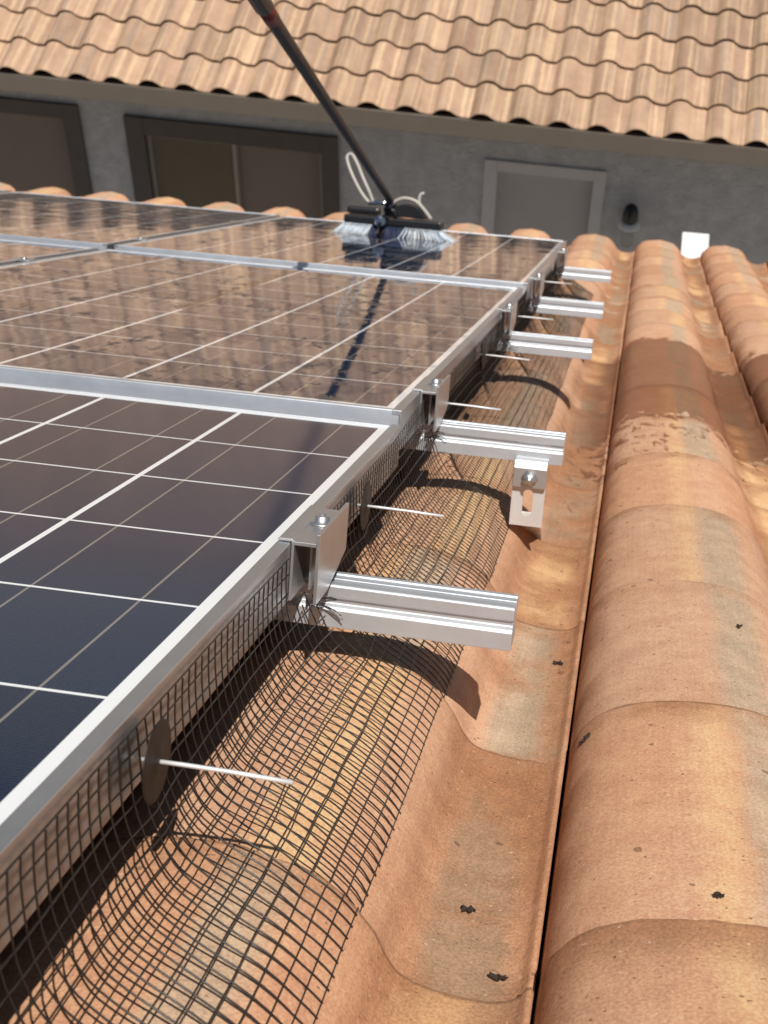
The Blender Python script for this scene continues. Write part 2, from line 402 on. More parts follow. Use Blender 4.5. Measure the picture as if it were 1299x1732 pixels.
class MB:
    def __init__(s): s.v = []; s.f = []; s.smooth = []
    def add(s, vs, fs, sm=False):
        o = len(s.v)
        s.v += [tuple(p) for p in vs]
        s.f += [tuple(i + o for i in f) for f in fs]
        s.smooth += [sm] * len(fs)
        return s
    def box(s, a, b, bev=0.0):
        x0, y0, z0 = a; x1, y1, z1 = b
        if bev <= 0:
            vs = [(x0, y0, z0), (x1, y0, z0), (x1, y1, z0), (x0, y1, z0), (x0, y0, z1), (x1, y0, z1), (x1, y1, z1), (x0, y1, z1)]
            return s.add(vs, [(0, 3, 2, 1), (4, 5, 6, 7), (0, 1, 5, 4), (1, 2, 6, 5), (2, 3, 7, 6), (3, 0, 4, 7)])
        bm = bmesh.new()
        bmesh.ops.create_cube(bm, size=1)
        for v in bm.verts:
            v.co = Vector(((x0 + x1) / 2 + v.co.x * (x1 - x0), (y0 + y1) / 2 + v.co.y * (y1 - y0), (z0 + z1) / 2 + v.co.z * (z1 - z0)))
        bmesh.ops.bevel(bm, geom=bm.edges[:], offset=bev, segments=2, affect='EDGES', profile=0.5)
        bm.verts.index_update()
        s.add([v.co[:] for v in bm.verts], [[v.index for v in f.verts] for f in bm.faces])
        bm.free()
        return s
    def tube(s, pts, r, sides=8, cap=True, rs=None):
        pts = [Vector(p) for p in pts]
        n = len(pts)
        ref = None
        vs = []
        for i, p in enumerate(pts):
            t = (pts[min(i + 1, n - 1)] - pts[max(i - 1, 0)]).normalized()
            if ref is None:
                ref = t.orthogonal().normalized()
            ref = (ref - t * ref.dot(t))
            if ref.length < 1e-6: ref = t.orthogonal()
            ref.normalize()
            b = t.cross(ref)
            rr = rs[i] if rs else r
            for k in range(sides):
                a = 2 * math.pi * k / sides
                vs.append(tuple(p + (ref * math.cos(a) + b * math.sin(a)) * rr))
        fs = []
        for i in range(n - 1):
            for k in range(sides):
                k2 = (k + 1) % sides
                fs.append((i * sides + k, i * sides + k2, (i + 1) * sides + k2, (i + 1) * sides + k))
        s.add(vs, fs, True)
        if cap:
            o = len(s.v) - len(vs)
            s.f.append(tuple(o + k for k in reversed(range(sides)))); s.smooth.append(False)
            s.f.append(tuple(o + (n - 1) * sides + k for k in range(sides))); s.smooth.append(False)
        return s
    def lathe(s, prof, c=(0, 0, 0), axis='Z', seg=24):
        c = Vector(c)
        vs = []
        for (r, h) in prof:
            for k in range(seg):
                a = 2 * math.pi * k / seg
                x, y = r * math.cos(a), r * math.sin(a)
                q = {'Z': (x, y, h), 'X': (h, x, y), 'Y': (x, h, y)}[axis]
                vs.append(tuple(c + Vector(q)))
        fs = []
        for i in range(len(prof) - 1):
            for k in range(seg):
                k2 = (k + 1) % seg
                fs.append((i * seg + k, i * seg + k2, (i + 1) * seg + k2, (i + 1) * seg + k))
        s.add(vs, fs, True)
        o = len(s.v) - len(vs)
        s.f.append(tuple(o + k for k in reversed(range(seg)))); s.smooth.append(False)
        s.f.append(tuple(o + (len(prof) - 1) * seg + k for k in range(seg))); s.smooth.append(False)
        return s
    def prism(s, poly, a, b, axis='X'):
        """extrude a 2D polygon along an axis between a and b"""
        n = len(poly)
        def P(p, t):
            return {'X': (t, p[0], p[1]), 'Y': (p[0], t, p[1]), 'Z': (p[0], p[1], t)}[axis]
        vs = [P(p, a) for p in poly] + [P(p, b) for p in poly]
        fs = [(i, (i + 1) % n, n + (i + 1) % n, n + i) for i in range(n)]
        fs += [tuple(reversed(range(n))), tuple(range(n, 2 * n))]
        return s.add(vs, fs)
    def mesh(s, name):
        me = bpy.data.meshes.new(name)
        me.from_pydata(s.v, [], s.f)
        me.polygons.foreach_set('use_smooth', s.smooth)
        bm = bmesh.new(); bm.from_mesh(me)
        bmesh.ops.recalc_face_normals(bm, faces=bm.faces)
        bm.to_mesh(me); bm.free()
        me.update()
        return me
    def build(s, name, mat, parent=None, loc=None, roof=False):
        return link(name, s.mesh(name), mat, parent, loc, roof)
def children_of(o):
    return [c for c in bpy.data.objects if c.parent == o]
def copy_thing(o, label=None, group=None):
    r = o.copy(); COL.objects.link(r)
    for ch in children_of(o):
        c = ch.copy(); COL.objects.link(c); c.parent = r
        for g in children_of(ch):
            d = g.copy(); COL.objects.link(d); d.parent = c
    if label: r['label'] = label
    if group: r['group'] = group
    return r
def bevel_obj(o, w, seg=2, ang=30):
    m = o.modifiers.new('bevel', 'BEVEL')
    m.width = w; m.segments = seg; m.limit_method = 'ANGLE'; m.angle_limit = rad(ang)
    m.harden_normals = False
    return o

# ------------------------------------------------------------------ the foreground roof
PITCH, EXPO, LIFT = 0.3077, 0.36, 0.0115
def fitw(v): return -0.1095 - 0.0249 * v + 0.005944 * v * v
CTRL = [(-0.1130, -0.0800), (-0.1118, -0.0600), (-0.1075, -0.0440), (-0.0975, -0.0285), (-0.082, -0.0165), (-0.06, -0.0078),
        (-0.03, -0.0018), (0.0, 0.0), (0.03, -0.0022), (0.058, -0.0105), (0.08, -0.0245), (0.097, -0.0430),
        (0.106, -0.0585), (0.115, -0.0675), (0.131, -0.0725), (0.158, -0.0755), (0.177, -0.0735), (0.1835, -0.0700),
        (0.1860, -0.0680), (0.1885, -0.0625), (0.1915, -0.0610), (0.1932, -0.0640)]
def profile(x):
    if x <= CTRL[0][0]: return CTRL[0][1]
    if x >= CTRL[-1][0]: return CTRL[-1][1]
    for i in range(len(CTRL) - 1):
        if CTRL[i][0] <= x <= CTRL[i + 1][0]:
            p0 = CTRL[max(i - 1, 0)]; p1 = CTRL[i]; p2 = CTRL[i + 1]; p3 = CTRL[min(i + 2, len(CTRL) - 1)]
            h = p2[0] - p1[0]; t = (x - p1[0]) / h
            m1 = (p2[1] - p0[1]) / max(p2[0] - p0[0], 1e-6) * h
            m2 = (p3[1] - p1[1]) / max(p3[0] - p1[0], 1e-6) * h
            t2, t3 = t * t, t * t * t
            return (2 * t3 - 3 * t2 + 1) * p1[1] + (t3 - 2 * t2 + t) * m1 + (-2 * t3 + 3 * t2) * p2[1] + (t3 - t2) * m2
def crest_u(b, v): return 0.3532 + b * PITCH + 0.0025 * v
TJ = {}
RSET = {(-1, 0): (.15, .71, .3), (-1, 1): (.50, .80, .6), (-1, 2): (.62, .20, .5), (-1, 3): (.5, .6, .4), (-1, 4): (.52, .79, .3), (0, 0): (.15, .62, .72), (0, 5): (.3, .5, .6), (0, 6): (.6, .28, .3), (0, 1): (.28, .75, .45), (0, 2): (.02, .70, .35), (0, 3): (.33, .5, .52), (0, 4): (.4, .5, .3)}
def tjit(b, k):
    if (b, k) not in TJ:
        r = random.Random(b * 131 + k * 17 + 5)
        TJ[(b, k)] = (r.uniform(-.0015, .0015), r.uniform(-.004, .004), r.uniform(-.0012, .0012), r.uniform(-.004, .004), RSET.get((b, k), (r.random(), r.random(), r.random())))
    return TJ[(b, k)]
def surf_w(u, v):
    """height of the tile surface at a roof point"""
    k = math.ceil((v - 0.0664) / EXPO - 1e-6)
    b = math.floor((u - crest_u(0, v) + 0.1125) / PITCH)
    x = u - crest_u(b, v)
    ja = tjit(b, k)
    tail = 0.0664 + EXPO * k
    f = (v - (tail - EXPO)) / EXPO
    return fitw(v) + profile(min(max(x - ja[0], -0.1115), 0.189)) - LIFT * (1 - f) + ja[2]
def add_tile(V, F, UV, RN, b, k, nx, ny, near):
    ju, jv, jw, jy, rn = tjit(b, k)
    if near:
        ju, jy = ju * .25, jy * .12
    tail = 0.0664 + EXPO * k + jv
    head = tail - EXPO - 0.03
    if near:
        xs = []
        for i in range(len(CTRL) - 1):
            m = max(1, int(round((CTRL[i + 1][0] - CTRL[i][0]) / 0.0035)))
            for j in range(m):
                xs.append(CTRL[i][0] + (CTRL[i + 1][0] - CTRL[i][0]) * j / m)
        xs.append(CTRL[-1][0])
    else:
        xs = [CTRL[i][0] for i in (0, 1, 2, 4, 5, 7, 9, 10, 11, 12, 14, 15, 17, 19, 21)]
    nx = len(xs)
    seed = b * 7.3 + k * 3.1
    def pt(i, fy, drop=0.0):
        x = xs[i]
        v = head + (tail - head) * fy
        if near and fy > 0.999:
            rg = mnoise.noise(Vector((x * 60 + seed, seed, 0))) * 0.0012 + mnoise.noise(Vector((x * 210 + seed, seed, 3))) * 0.0010
            c = mnoise.noise(Vector((x * 17 + seed * 3, seed, 9)))
            if c > 0.42: rg -= (c - 0.42) * 0.016
            v += rg
        f = (v - (tail - EXPO)) / EXPO
        u = crest_u(b, v) + x + ju + jy * (f - 0.5) * 0.6
        w = fitw(v) + profile(x) - (LIFT * (1.9 if b >= 1 else 1.0)) * (1 - f) + jw - drop
        if near: w += mnoise.noise(Vector((x * 9 + seed, v * 5, seed))) * 0.0010
        return (u, v, w)
    o = len(V)
    for j in range(ny):
        fy = j / (ny - 1)
        if near and j == ny - 2: fy = 0.985
        for i in range(nx):
            p = pt(i, fy); V.append(p)
            UV.append((xs[i], p[1] - (tail - EXPO), rn[0])); RN.append(rn)
    for j in range(ny - 1):
        for i in range(nx - 1):
            a = o + j * nx + i
            F.append((a, a + 1, a + nx + 1, a + nx))
    # tail face, left lip and underside
    th = 0.013
    o2 = len(V)
    for i in range(nx):
        p = pt(i, 1.0)
        V.append(p); V.append((p[0], p[1] - 0.001, p[2] - th))
        for _ in range(2): UV.append((xs[i], EXPO, rn[0])); RN.append(rn)
    for i in range(nx - 1):
        a = o2 + 2 * i
        F.append((a, a + 2, a + 3, a + 1))
    o3 = len(V)
    for j in range(ny):
        fy = j / (ny - 1)
        if near and j == ny - 2: fy = 0.985
        for i in (0, nx - 1):
            p = pt(i, fy)
            V.append(p); V.append((p[0] + (0.011 if i == 0 else -0.004), p[1], p[2] - (0.002 if i == 0 else th)))
            for _ in range(2): UV.append((xs[i], p[1] - (tail - EXPO), rn[0])); RN.append(rn)
    for j in range(ny - 1):
        a = o3 + 4 * j
        F.append((a, a + 4, a + 5, a + 1))
        F.append((a + 2, a + 3, a + 7, a + 6))
    # underside
    o4 = len(V)
    for fy in (0.0, 1.0):
        for i in range(nx):
            p = pt(i, fy)
            V.append((p[0] + (0.011 if i == 0 else 0), p[1] - (0.001 if fy else 0), p[2] - (0.002 if i == 0 else th)))
            UV.append((xs[i], EXPO * fy, rn[0])); RN.append(rn)
    for i in range(nx - 1):
        a = o4 + i
        F.append((a, a + nx, a + nx + 1, a + 1))
def tile_mesh(name, V, F, UV, RN):
    me = bpy.data.meshes.new(name)
    me.from_pydata(V, [], F)
    me.polygons.foreach_set('use_smooth', [True] * len(F))
    a = me.attributes.new('tuv', 'FLOAT_VECTOR', 'POINT'); a.data.foreach_set('vector', [c for t in UV for c in t])
    a = me.attributes.new('trnd', 'FLOAT_VECTOR', 'POINT'); a.data.foreach_set('vector', [c for t in RN for c in t])
    me.update()
    return me

house = empty('tiled_house', (0, 0, 0), roof=True)
tag(house, 'terracotta barrel tile roof in the foreground that carries the solar panels and black netting', 'house')
V, F, UV, RN = [], [], [], []
LASTK = 17
for b in range(-16, 4):
    for k in range(-2, LASTK + 1):
        near = (-2 <= b <= 1) and k <= 9
        add_tile(V, F, UV, RN, b, k, 0, 7 if near else 3, near)
link('tile_roof', tile_mesh('tile_roof', V, F, UV, RN), M['tile'], house)
# felt deck under the tiles
UA, UB, VA, VB = -4.7, 1.45, -1.0, 0.0664 + EXPO * LASTK - 0.05
mb = MB()
nv = 24
for i in range(nv):
    v0 = VA + (VB - VA) * i / nv; v1 = VA + (VB - VA) * (i + 1) / nv
    w0, w1 = fitw(v0) - 0.108, fitw(v1) - 0.108
    mb.add([(UA, v0, w0), (UB, v0, w0), (UB, v1, w1), (UA, v1, w1)], [(0, 1, 2, 3)])
mb.build('roof_felt', M['felt'], house)
we = fitw(VB)
mb = MB(); mb.box((UA, VB + 0.001, we - 0.30), (UB, VB + 0.03, we - 0.112)); mb.build('fascia', M['fascia'], house)
mb = MB()
# end wall under the eave, in roof coordinates (a vertical slab)
up = Vector((0, -0.5, 0.8660254)); hz = Vector((0, 0.8660254, 0.5))
base = Vector((0, VB - 0.35, fitw(VB) - 0.36))
cs = []
for (du, h, d) in [(UA, 0, 0), (UB, 0, 0), (UB, 0, .15), (UA, 0, .15), (UA, -4.1, 0), (UB, -4.1, 0), (UB, -4.1, .15), (UA, -4.1, .15)]:
    cs.append(tuple(Vector((du, base.y, base.z)) + up * h - hz * d))
mb.add(cs, [(0, 1, 2, 3), (4, 7, 6, 5), (0, 4, 5, 1), (1, 5, 6, 2), (2, 6, 7, 3), (3, 7, 4, 0)])
mb.build('wall', M['stucco'], house)

# ------------------------------------------------------------------ solar panels
SEAM = 0.074
RL = 10 * CELL
V1 = 5 * CELL - RL                 # near module: first cell row starts here
V2 = 5 * CELL + SEAM
V3 = V2 + RL + SEAM
H2, H3 = 0.0101, 0.0190
BU, BV, FT = 0.0075, 0.012, 0.0105     # white border, frame lip
FD = 0.046                            # frame depth
def make_panel():
    root = empty('solar_panel')
    x1, x0 = BU, -6 * CELL - BU
    y0, y1 = -BV, RL + BV
    g = MB()
    NX, NY, SAG = 12, 20, 0.0030      # the laminate sags a few millimetres between its frames
    for lay in (0, 1):
        vs = []
        for jj in range(NY + 1):
            for ii in range(NX + 1):
                fx, fy = ii / NX, jj / NY
                z = -SAG * 16 * fx * (1 - fx) * fy * (1 - fy) * (.25 + .75) - lay * .005
                vs.append((x0 - .004 + (x1 - x0 + .008) * fx, y0 - .004 + (y1 - y0 + .008) * fy, z))
        fs = []
        for jj in range(NY):
            for ii in range(NX):
                a = jj * (NX + 1) + ii
                f = (a, a + 1, a + NX + 2, a + NX + 1)
                fs.append(f if lay == 0 else f[::-1])
        g.add(vs, fs, True)
    me = bpy.data.meshes.new('cell_sheet'); me.from_pydata(g.v, [], g.f)
    me.polygons.foreach_set('use_smooth', g.smooth)
    link('cell_sheet', me, M['cell'], root)
    X0, X1, Y0, Y1 = x0 - FT, x1 + FT, y0 - FT, y1 + FT
    t = 0.0016
    def side(mb, poly, axis, a, b): mb.prism(poly, a, b, axis)
    # hollow L section: top lip, outer web, bottom flange
    for sgn, xo, xi in ((1, X1, x1), (-1, X0, x0)):
        f = MB()
        poly = [(xi, 0.0006), (xi, t), (xo - sgn * .0008, t), (xo, t - .0008), (xo, -FD), (xo - sgn * .028, -FD), (xo - sgn * .028, -FD + .0018), (xo - sgn * .0018, -FD + .0018), (xo - sgn * .0018, -.004), (xi, -.004)]
        side(f, poly, 'Y', Y0, Y1)
        bevel_obj(f.build('side_frame', M['frame'], root), 0.0006, 2)
    for sgn, yo, yi in ((1, Y1, y1), (-1, Y0, y0)):
        f = MB()
        poly = [(yi, 0.0003), (yi, t - .0003), (yo - sgn * .0006, t - .0003), (yo - sgn * .0004, -FD + .0003), (yo - sgn * .028, -FD + .0003), (yo - sgn * .028, -FD + .0018), (yo - sgn * .0018, -FD + .0018), (yo - sgn * .0018, -.004), (yi, -.004)]
        side(f, poly, 'X', X0 + .0022, X1 - .0022)
        bevel_obj(f.build('end_frame', M['cross'], root), 0.0006, 2)
    return root
COLW = 6 * CELL + 2 * (BU + FT) + 0.018
p0 = make_panel()
rows = [('near', V1, 0.0, 0.0), ('middle', V2, -0.0053, H2), ('far', V3, 0.003, H3)]
cols = [0, 1, 2]
labels = {
    (0, 0): 'dark blue solar panel nearest the camera, its white grid lines widest apart',
    (0, 1): 'middle solar panel of the right column, crossed by the dark reflection of the brush pole',
    (0, 2): 'farthest solar panel of the right column, with the scrubbing brush on it',
    (1, 1): 'solar panel left of the middle one, only a sliver at the left photo edge',
    (1, 2): 'farthest panel left of the dark seam, ending at the row of tile humps',
    (2, 2): 'far solar panel of the leftmost column, under the tile humps at the left edge'}
first = True
for c in cols:
    for ri, (nm, vv, du, hh) in enumerate(rows):
        if (c, ri) not in labels: continue
        o = p0 if first else copy_thing(p0)
        first = False
        place(o, (du - c * COLW, vv, hh))
        if ri == 2:
            o.matrix_world = o.matrix_world @ Matrix.Rotation(0.0075 + 0.0015 * c, 4, 'X')
        tag(o, labels[(c, ri)], 'solar panel', 'solar panels mounted on the tiled roof')
sh = [q for q in children_of(p0) if q.name.startswith('cell_sheet')][0]
sh.data = sh.data.copy()
sh.data.materials[0] = M['cell_dry']
XE = BU + FT      # outer face of the right frames

# ------------------------------------------------------------------ mounting rails
RAIL_V = [0.397, 1.054, 2.037, 2.700, 3.755]
RAIL_H = [0.0, H2, H2, H3, H3]
RAIL_END = [0.187, 0.1895, 0.190, 0.192, 0.187]
RP = [(.019, -.0015), (.0175, 0), (.0125, 0), (.0115, -.0018), (.0040, -.0018), (.0036, -.010), (-.0036, -.010), (-.0040, -.0018),
      (-.0115, -.0018), (-.0125, 0), (-.0175, 0), (-.019, -.0015), (-.019, -.0105), (-.0150, -.0128), (-.0150, -.0165), (-.0186, -.0192),
      (-.0195, -.0215), (-.0195, -.036), (.0195, -.036), (.0195, -.0225), (.0150, -.0160), (.0150, -.0128), (.019, -.0105)]
rail_words = ['nearest aluminium rail, its thick grooved stub casting a dark shadow on the netting and tile',
              'second aluminium rail from the camera, with a slotted bracket hanging from its end',
              'third aluminium rail from the camera, just above the long curved shadow on the tile hump',
              'fourth aluminium rail from the camera, between two bright thin rods',
              'farthest aluminium rail, its short stub near the far corner of the panels']
for i, v in enumerate(RAIL_V):
    root = empty('mounting_rail', (RAIL_END[i], v, RAIL_H[i] - FD - 0.0006), roof=True)
    mb = MB(); mb.prism(RP, -3.1, 0.0, 'X')
    bevel_obj(mb.build('rail_extrusion', M['rail'], root), 0.0007, 2)
    tag(root, rail_words[i], 'rail', 'aluminium mounting rails under the panels')

# ------------------------------------------------------------------ end clamps
def make_clamp():
    root = empty('end_clamp')
    # origin: outer face of panel frame, rail centre, top plane of the frame
    a, b = -0.077, 0.028
    ch = MB()
    poly = [(0.0006, .0022), (-.009, .0022), (-.0105, .0030), (-.009, .0044), (.0006, .0044), (.0030, .0026), (.0195, .0026), (.0195, -.0004), (.0028, -.0004), (.0028, -.0445), (.0006, -.0445)]
    ch.prism(poly, a, b, 'Y')
    bevel_obj(ch.build('channel', M['clamp'], root), 0.0004, 2)
    pl = MB()
    out = [(a, .0098), (b, .0098), (b, -.030), (a + .04, -.0455), (a, -.0455)]
    n = len(out)
    vs = [(.0197, p[0], p[1]) for p in out] + [(.0225, p[0], p[1]) for p in out]
    pl.add(vs, [(i, (i + 1) % n, n + (i + 1) % n, n + i) for i in range(n)] + [tuple(reversed(range(n))), tuple(range(n, 2 * n))])
    bevel_obj(pl.build('side_plate', M['clamp'], root), 0.0004, 2)
    inn = MB(); inn.box((.009, a + .03, -.044), (.0105, b - .01, -.002)); inn.build('inner_web', M['clamp'], root)
    bo = MB()
    bo.lathe([(.0095, .0027), (.0098, .0036), (.0088, .0044), (.0062, .0048), (.0060, .0092), (.0052, .0100), (.0028, .0100), (.0026, .0078), (.0001, .0078)], (.0108, -.020, 0), 'Z', 20)
    bo.build('bolt', M['steel'], root)
    return root
clamp_words = ['nearest end clamp with round bolt head and tilted side plate, at the nearest rail',
               'second end clamp from the camera, a hollow block at the corner of the middle panel',
               'third end clamp from the camera, above the third aluminium rail',
               'fourth end clamp from the camera, beside the fourth rail at the panel edge',
               'farthest end clamp, at the far corner of the far panel']
c0 = make_clamp()
for i, v in enumerate(RAIL_V):
    o = c0 if i == 0 else copy_thing(c0)
    du = (0, -0.0053, -0.0053, .003, .003)[i]
    place(o, (XE + du, v, RAIL_H[i]))
    tag(o, clamp_words[i], 'clamp', 'aluminium end clamps along the panel edge')
# mid clamps in the seam between the columns
mc0 = None
for i, v in enumerate(RAIL_V[2:]):
    if mc0 is None:
        mc0 = empty('mid_clamp')
        mb = MB(); mb.box((-.018, -.02, .0016), (.018, .02, .0046), .0006); mb.build('clamp_plate', M['clamp'], mc0)
        mb = MB(); mb.lathe([(.0075, .0048), (.0070, .0070), (.005, .0078), (.0001, .0078)], (0, 0, 0), 'Z', 16); mb.build('bolt', M['steel'], mc0)
        o = mc0
    else:
        o = copy_thing(mc0)
    place(o, (-6 * CELL - BU - FT - 0.009 + (-.0053 if i == 0 else .003), v, RAIL_H[i + 2]))
    tag(o, ['mid clamp with bright bolt nearest the left photo edge in the dark seam between panels',
            'mid clamp with bright bolt halfway along the far dark seam between panels',
            'mid clamp with bright bolt at the far end of the seam, under the tile humps'][i], 'clamp', 'mid clamps in the seam between the panel columns')

# ------------------------------------------------------------------ slotted roof brackets
def make_bracket():
    root = empty('roof_bracket')
    # origin: near face of the rail, bottom edge, u at bracket centre
    hw = .0205
    bl = MB()
    bl.prism([(-.0195, -.004), (-.0155, .0055), (-.001, .0075), (-.001, -.0285), (-.0195, -.0285)], -hw, hw, 'X')
    bevel_obj(bl.build('clamp_block', M['clamp'], root), 0.0008, 2)
    # leaning slotted leg, built in its own plane then tilted away down slope
    L, s0, s1, sw, t = .054, .011, .034, .0062, .0055
    bm = bmesh.new()
    outer = [(-hw, 0), (hw, 0), (hw, -L), (-hw, -L)]
    arc = []
    for k in range(9):
        a = math.pi * k / 8
        arc.append((sw * math.cos(a), -s0 + sw * math.sin(a)))
    for k in range(9):
        a = math.pi + math.pi * k / 8
        arc.append((sw * math.cos(a), -s1 + sw * math.sin(a)))
    rings = []
    for z in (0, t):
        vo = [bm.verts.new((p[0], z, p[1])) for p in outer]
        vi = [bm.verts.new((p[0], z, p[1])) for p in arc]
        eo = [bm.edges.new((vo[i], vo[(i + 1) % 4])) for i in range(4)]
        ei = [bm.edges.new((vi[i], vi[(i + 1) % len(vi)])) for i in range(len(vi))]
        bmesh.ops.triangle_fill(bm, edges=eo + ei, use_beauty=True)
        rings.append((vo, vi))
    for q in (0, 1):
        A, B = rings[0][q], rings[1][q]
        for i in range(len(A)):
            j = (i + 1) % len(A)
            bm.faces.new((A[i], A[j], B[j], B[i]))
    bmesh.ops.recalc_face_normals(bm, faces=bm.faces)
    me = bpy.data.meshes.new('slotted_leg'); bm.to_mesh(me); bm.free()
    leg = link('slotted_leg', me, M['foot'], root, (0, -.0125, -.0275))
    leg.rotation_euler = (rad(8), 0, 0)
    hk = MB()
    hk.prism([(-.0066, -.062), (-.0066, -.068), (.150, -.140), (.150, -.134)], -.016, .016, 'X')
    bevel_obj(hk.build('hook_strap', M['foot'], root), 0.0008, 2)
    bo = MB()
    bo.lathe([(.0001, -.0335), (.0035, -.0335), (.0040, -.0325), (.0040, -.029), (.0078, -.029), (.0085, -.0275), (.0085, -.0215), (.0105, -.021), (.0105, -.0193)], (0, 0, -.0165), 'Y', 6)
    bo.build('hex_bolt', M['steel'], root)
    return root
b0 = make_bracket()
place(b0, (0.1525, 1.034, H2 - FD - .036 + .0))
tag(b0, 'slotted aluminium bracket with hex bolt hanging from the end of the second rail', 'bracket')

# ------------------------------------------------------------------ bird netting
RODV = [-0.008, 0.565, 1.085, 1.56, 2.16, 2.93]
WS = 0.0127
# profile of the hanging netting (u, w) from clipped top edge to its free edge on the tile
NPATH = [(XE + .0025, -.0065), (XE + .0030, -.028), (XE + .0050, -.047), (XE + .0115, -.064), (XE + .0225, -.080), (XE + .0380, -.0930), (XE + .056, -.1035), (XE + .076, -.1150), (XE + .096, -.1290), (XE + .110, -.1420), (XE + .1195, -.1560)]
def path_len():
    L = [0]
    for i in range(1, len(NPATH)):
        L.append(L[-1] + math.dist(NPATH[i], NPATH[i - 1]))
    return L
PL = path_len()
def net_pt(s, v):
    """point of the netting at arc length s, slope distance v"""
    for i in range(len(PL) - 1):
        if s <= PL[i + 1] or i == len(PL) - 2:
            t = (s - PL[i]) / (PL[i + 1] - PL[i]); break
    p0 = NPATH[max(i - 1, 0)]; p1 = NPATH[i]; p2 = NPATH[i + 1]; p3 = NPATH[min(i + 2, len(NPATH) - 1)]
    def cr(a, b, c, d):
        return 0.5 * ((2 * b) + (-a + c) * t + (2 * a - 5 * b + 4 * c - d) * t * t + (-a + 3 * b - 3 * c + d) * t ** 3)
    u = cr(p0[0], p1[0], p2[0], p3[0]); w = cr(p0[1], p1[1], p2[1], p3[1])
    base_h = H2 * min(max((v - 0.75) / 0.15, 0), 1) + (H3 - H2) * min(max((v - 2.4) / 0.15, 0), 1)
    fr = s / PL[-1]
    w += base_h * max(0, 1 - fr * 2.2)
    w += (fitw(v) + 0.1125 - 0.001) * min(1, fr * 1.6)
    # wrinkles
    amp = 0.0025 * math.sin(math.pi * min(1, fr * 1.15)) + 0.0006
    amp *= 1.0 - 0.6 * min(max((v - 0.7) / 0.5, 0), 1)
    n1 = mnoise.noise(Vector((v * 6.0, s * 14.0, 1.3)))
    n2 = mnoise.noise(Vector((v * 19.0, s * 30.0, 7.7)))
    w += (n1 * 1.3 + n2 * 0.5) * amp
    u += (n2 * 0.8 - n1 * 0.6) * amp
    # belly out next to rails where it was slit
    for rv in RAIL_V:
        d = abs(v - rv)
        if d < 0.09 and 0.15 < fr < 0.6:
            k = (1 - d / 0.09) ** 2 * math.sin(math.pi * (fr - 0.15) / 0.45)
            u += 0.010 * k; w += 0.004 * k
    for q in RODV:
        d = abs(v - q)
        if d < 0.05 and fr < 0.45:
            u += 0.004 * (1 - d / 0.05) * math.sin(math.pi * fr / .45)
    vv = v + mnoise.noise(Vector((v * 8, s * 9, 4))) * 0.0030 + mnoise.noise(Vector((v * 2.3, s * 5, 14))) * 0.007 * (1 - .5 * fr)
    # never sink into the tile
    if fr > 0.35:
        sw = surf_w(u, vv) + 0.0012
        w = max(w, sw)
        if fr > 0.9:
            w = w + (sw - w) * (fr - 0.9) * 8.0
    return (u, vv, w)
def blocked(s, v):
    fr_w = net_pt(s, v)[2]
    for i, rv in enumerate(RAIL_V):
        h = RAIL_H[i]
        if abs(v - rv) < 0.0225 and fr_w > h - FD - 0.040: return True
        if rv - 0.083 < v < rv + 0.032 and fr_w > h - 0.047: return True
    return False
net = MB()
VN0, VN1 = -0.60, 4.12
nv = int((VN1 - VN0) / WS)
ns = int(PL[-1] / WS)
smax = ns * WS
rnd = random.Random(3)
R_W = 0.00060
for i in range(nv + 1):
    v = VN0 + i * WS
    sub = 26 if v < 1.2 else (16 if v < 2.2 else 10)
    run = []
    top = 0.0 + rnd.uniform(-.001, .003)
    end = smax + rnd.uniform(.0005, .0022)
    for j in range(sub + 1):
        s = top + (end - top) * j / sub
        if blocked(s, v):
            if len(run) > 1: net.tube(run, R_W, 4 if v < 1.2 else 3, False)
            run = []
        else:
            run.append(net_pt(s, v))
    if len(run) > 1: net.tube(run, R_W, 4 if v < 1.2 else 3, False)
for j in range(ns + 1):
    s = j * WS
    run = []
    v = VN0
    while v < VN1:
        if blocked(s, v):
            if len(run) > 1:
                net.tube(run, R_W, 4, False)
            run = []
        else:
            p = net_pt(s, v)
            run.append(p)
        v += WS / 2 if v < 1.2 else WS
    if len(run) > 1: net.tube(run, R_W, 4, False)
# loose cut strands round the slits at the first rails
for ri in range(3):
    rv = RAIL_V[ri]
    for t in range(9):
        s = rnd.uniform(0.03, 0.085)
        v = rv + rnd.choice((-1, -1, 1)) * 0.024
        p = Vector(net_pt(s, v))
        d = Vector((rnd.uniform(.3, 1), rnd.uniform(-.5, .8), rnd.uniform(-.2, .6))).normalized()
        pts = [p + d * (0.018 * q / 5) * rnd.uniform(.9, 1.1) + Vector((0, 0, -0.006 * (q / 5) ** 2)) for q in range(6)]
        net.tube(pts, R_W, 4, False)
no = net.build('wire_netting', M['wire'], None, None, True)
tag(no, 'black square wire netting draped from the panel edge over the tile hump', 'netting')

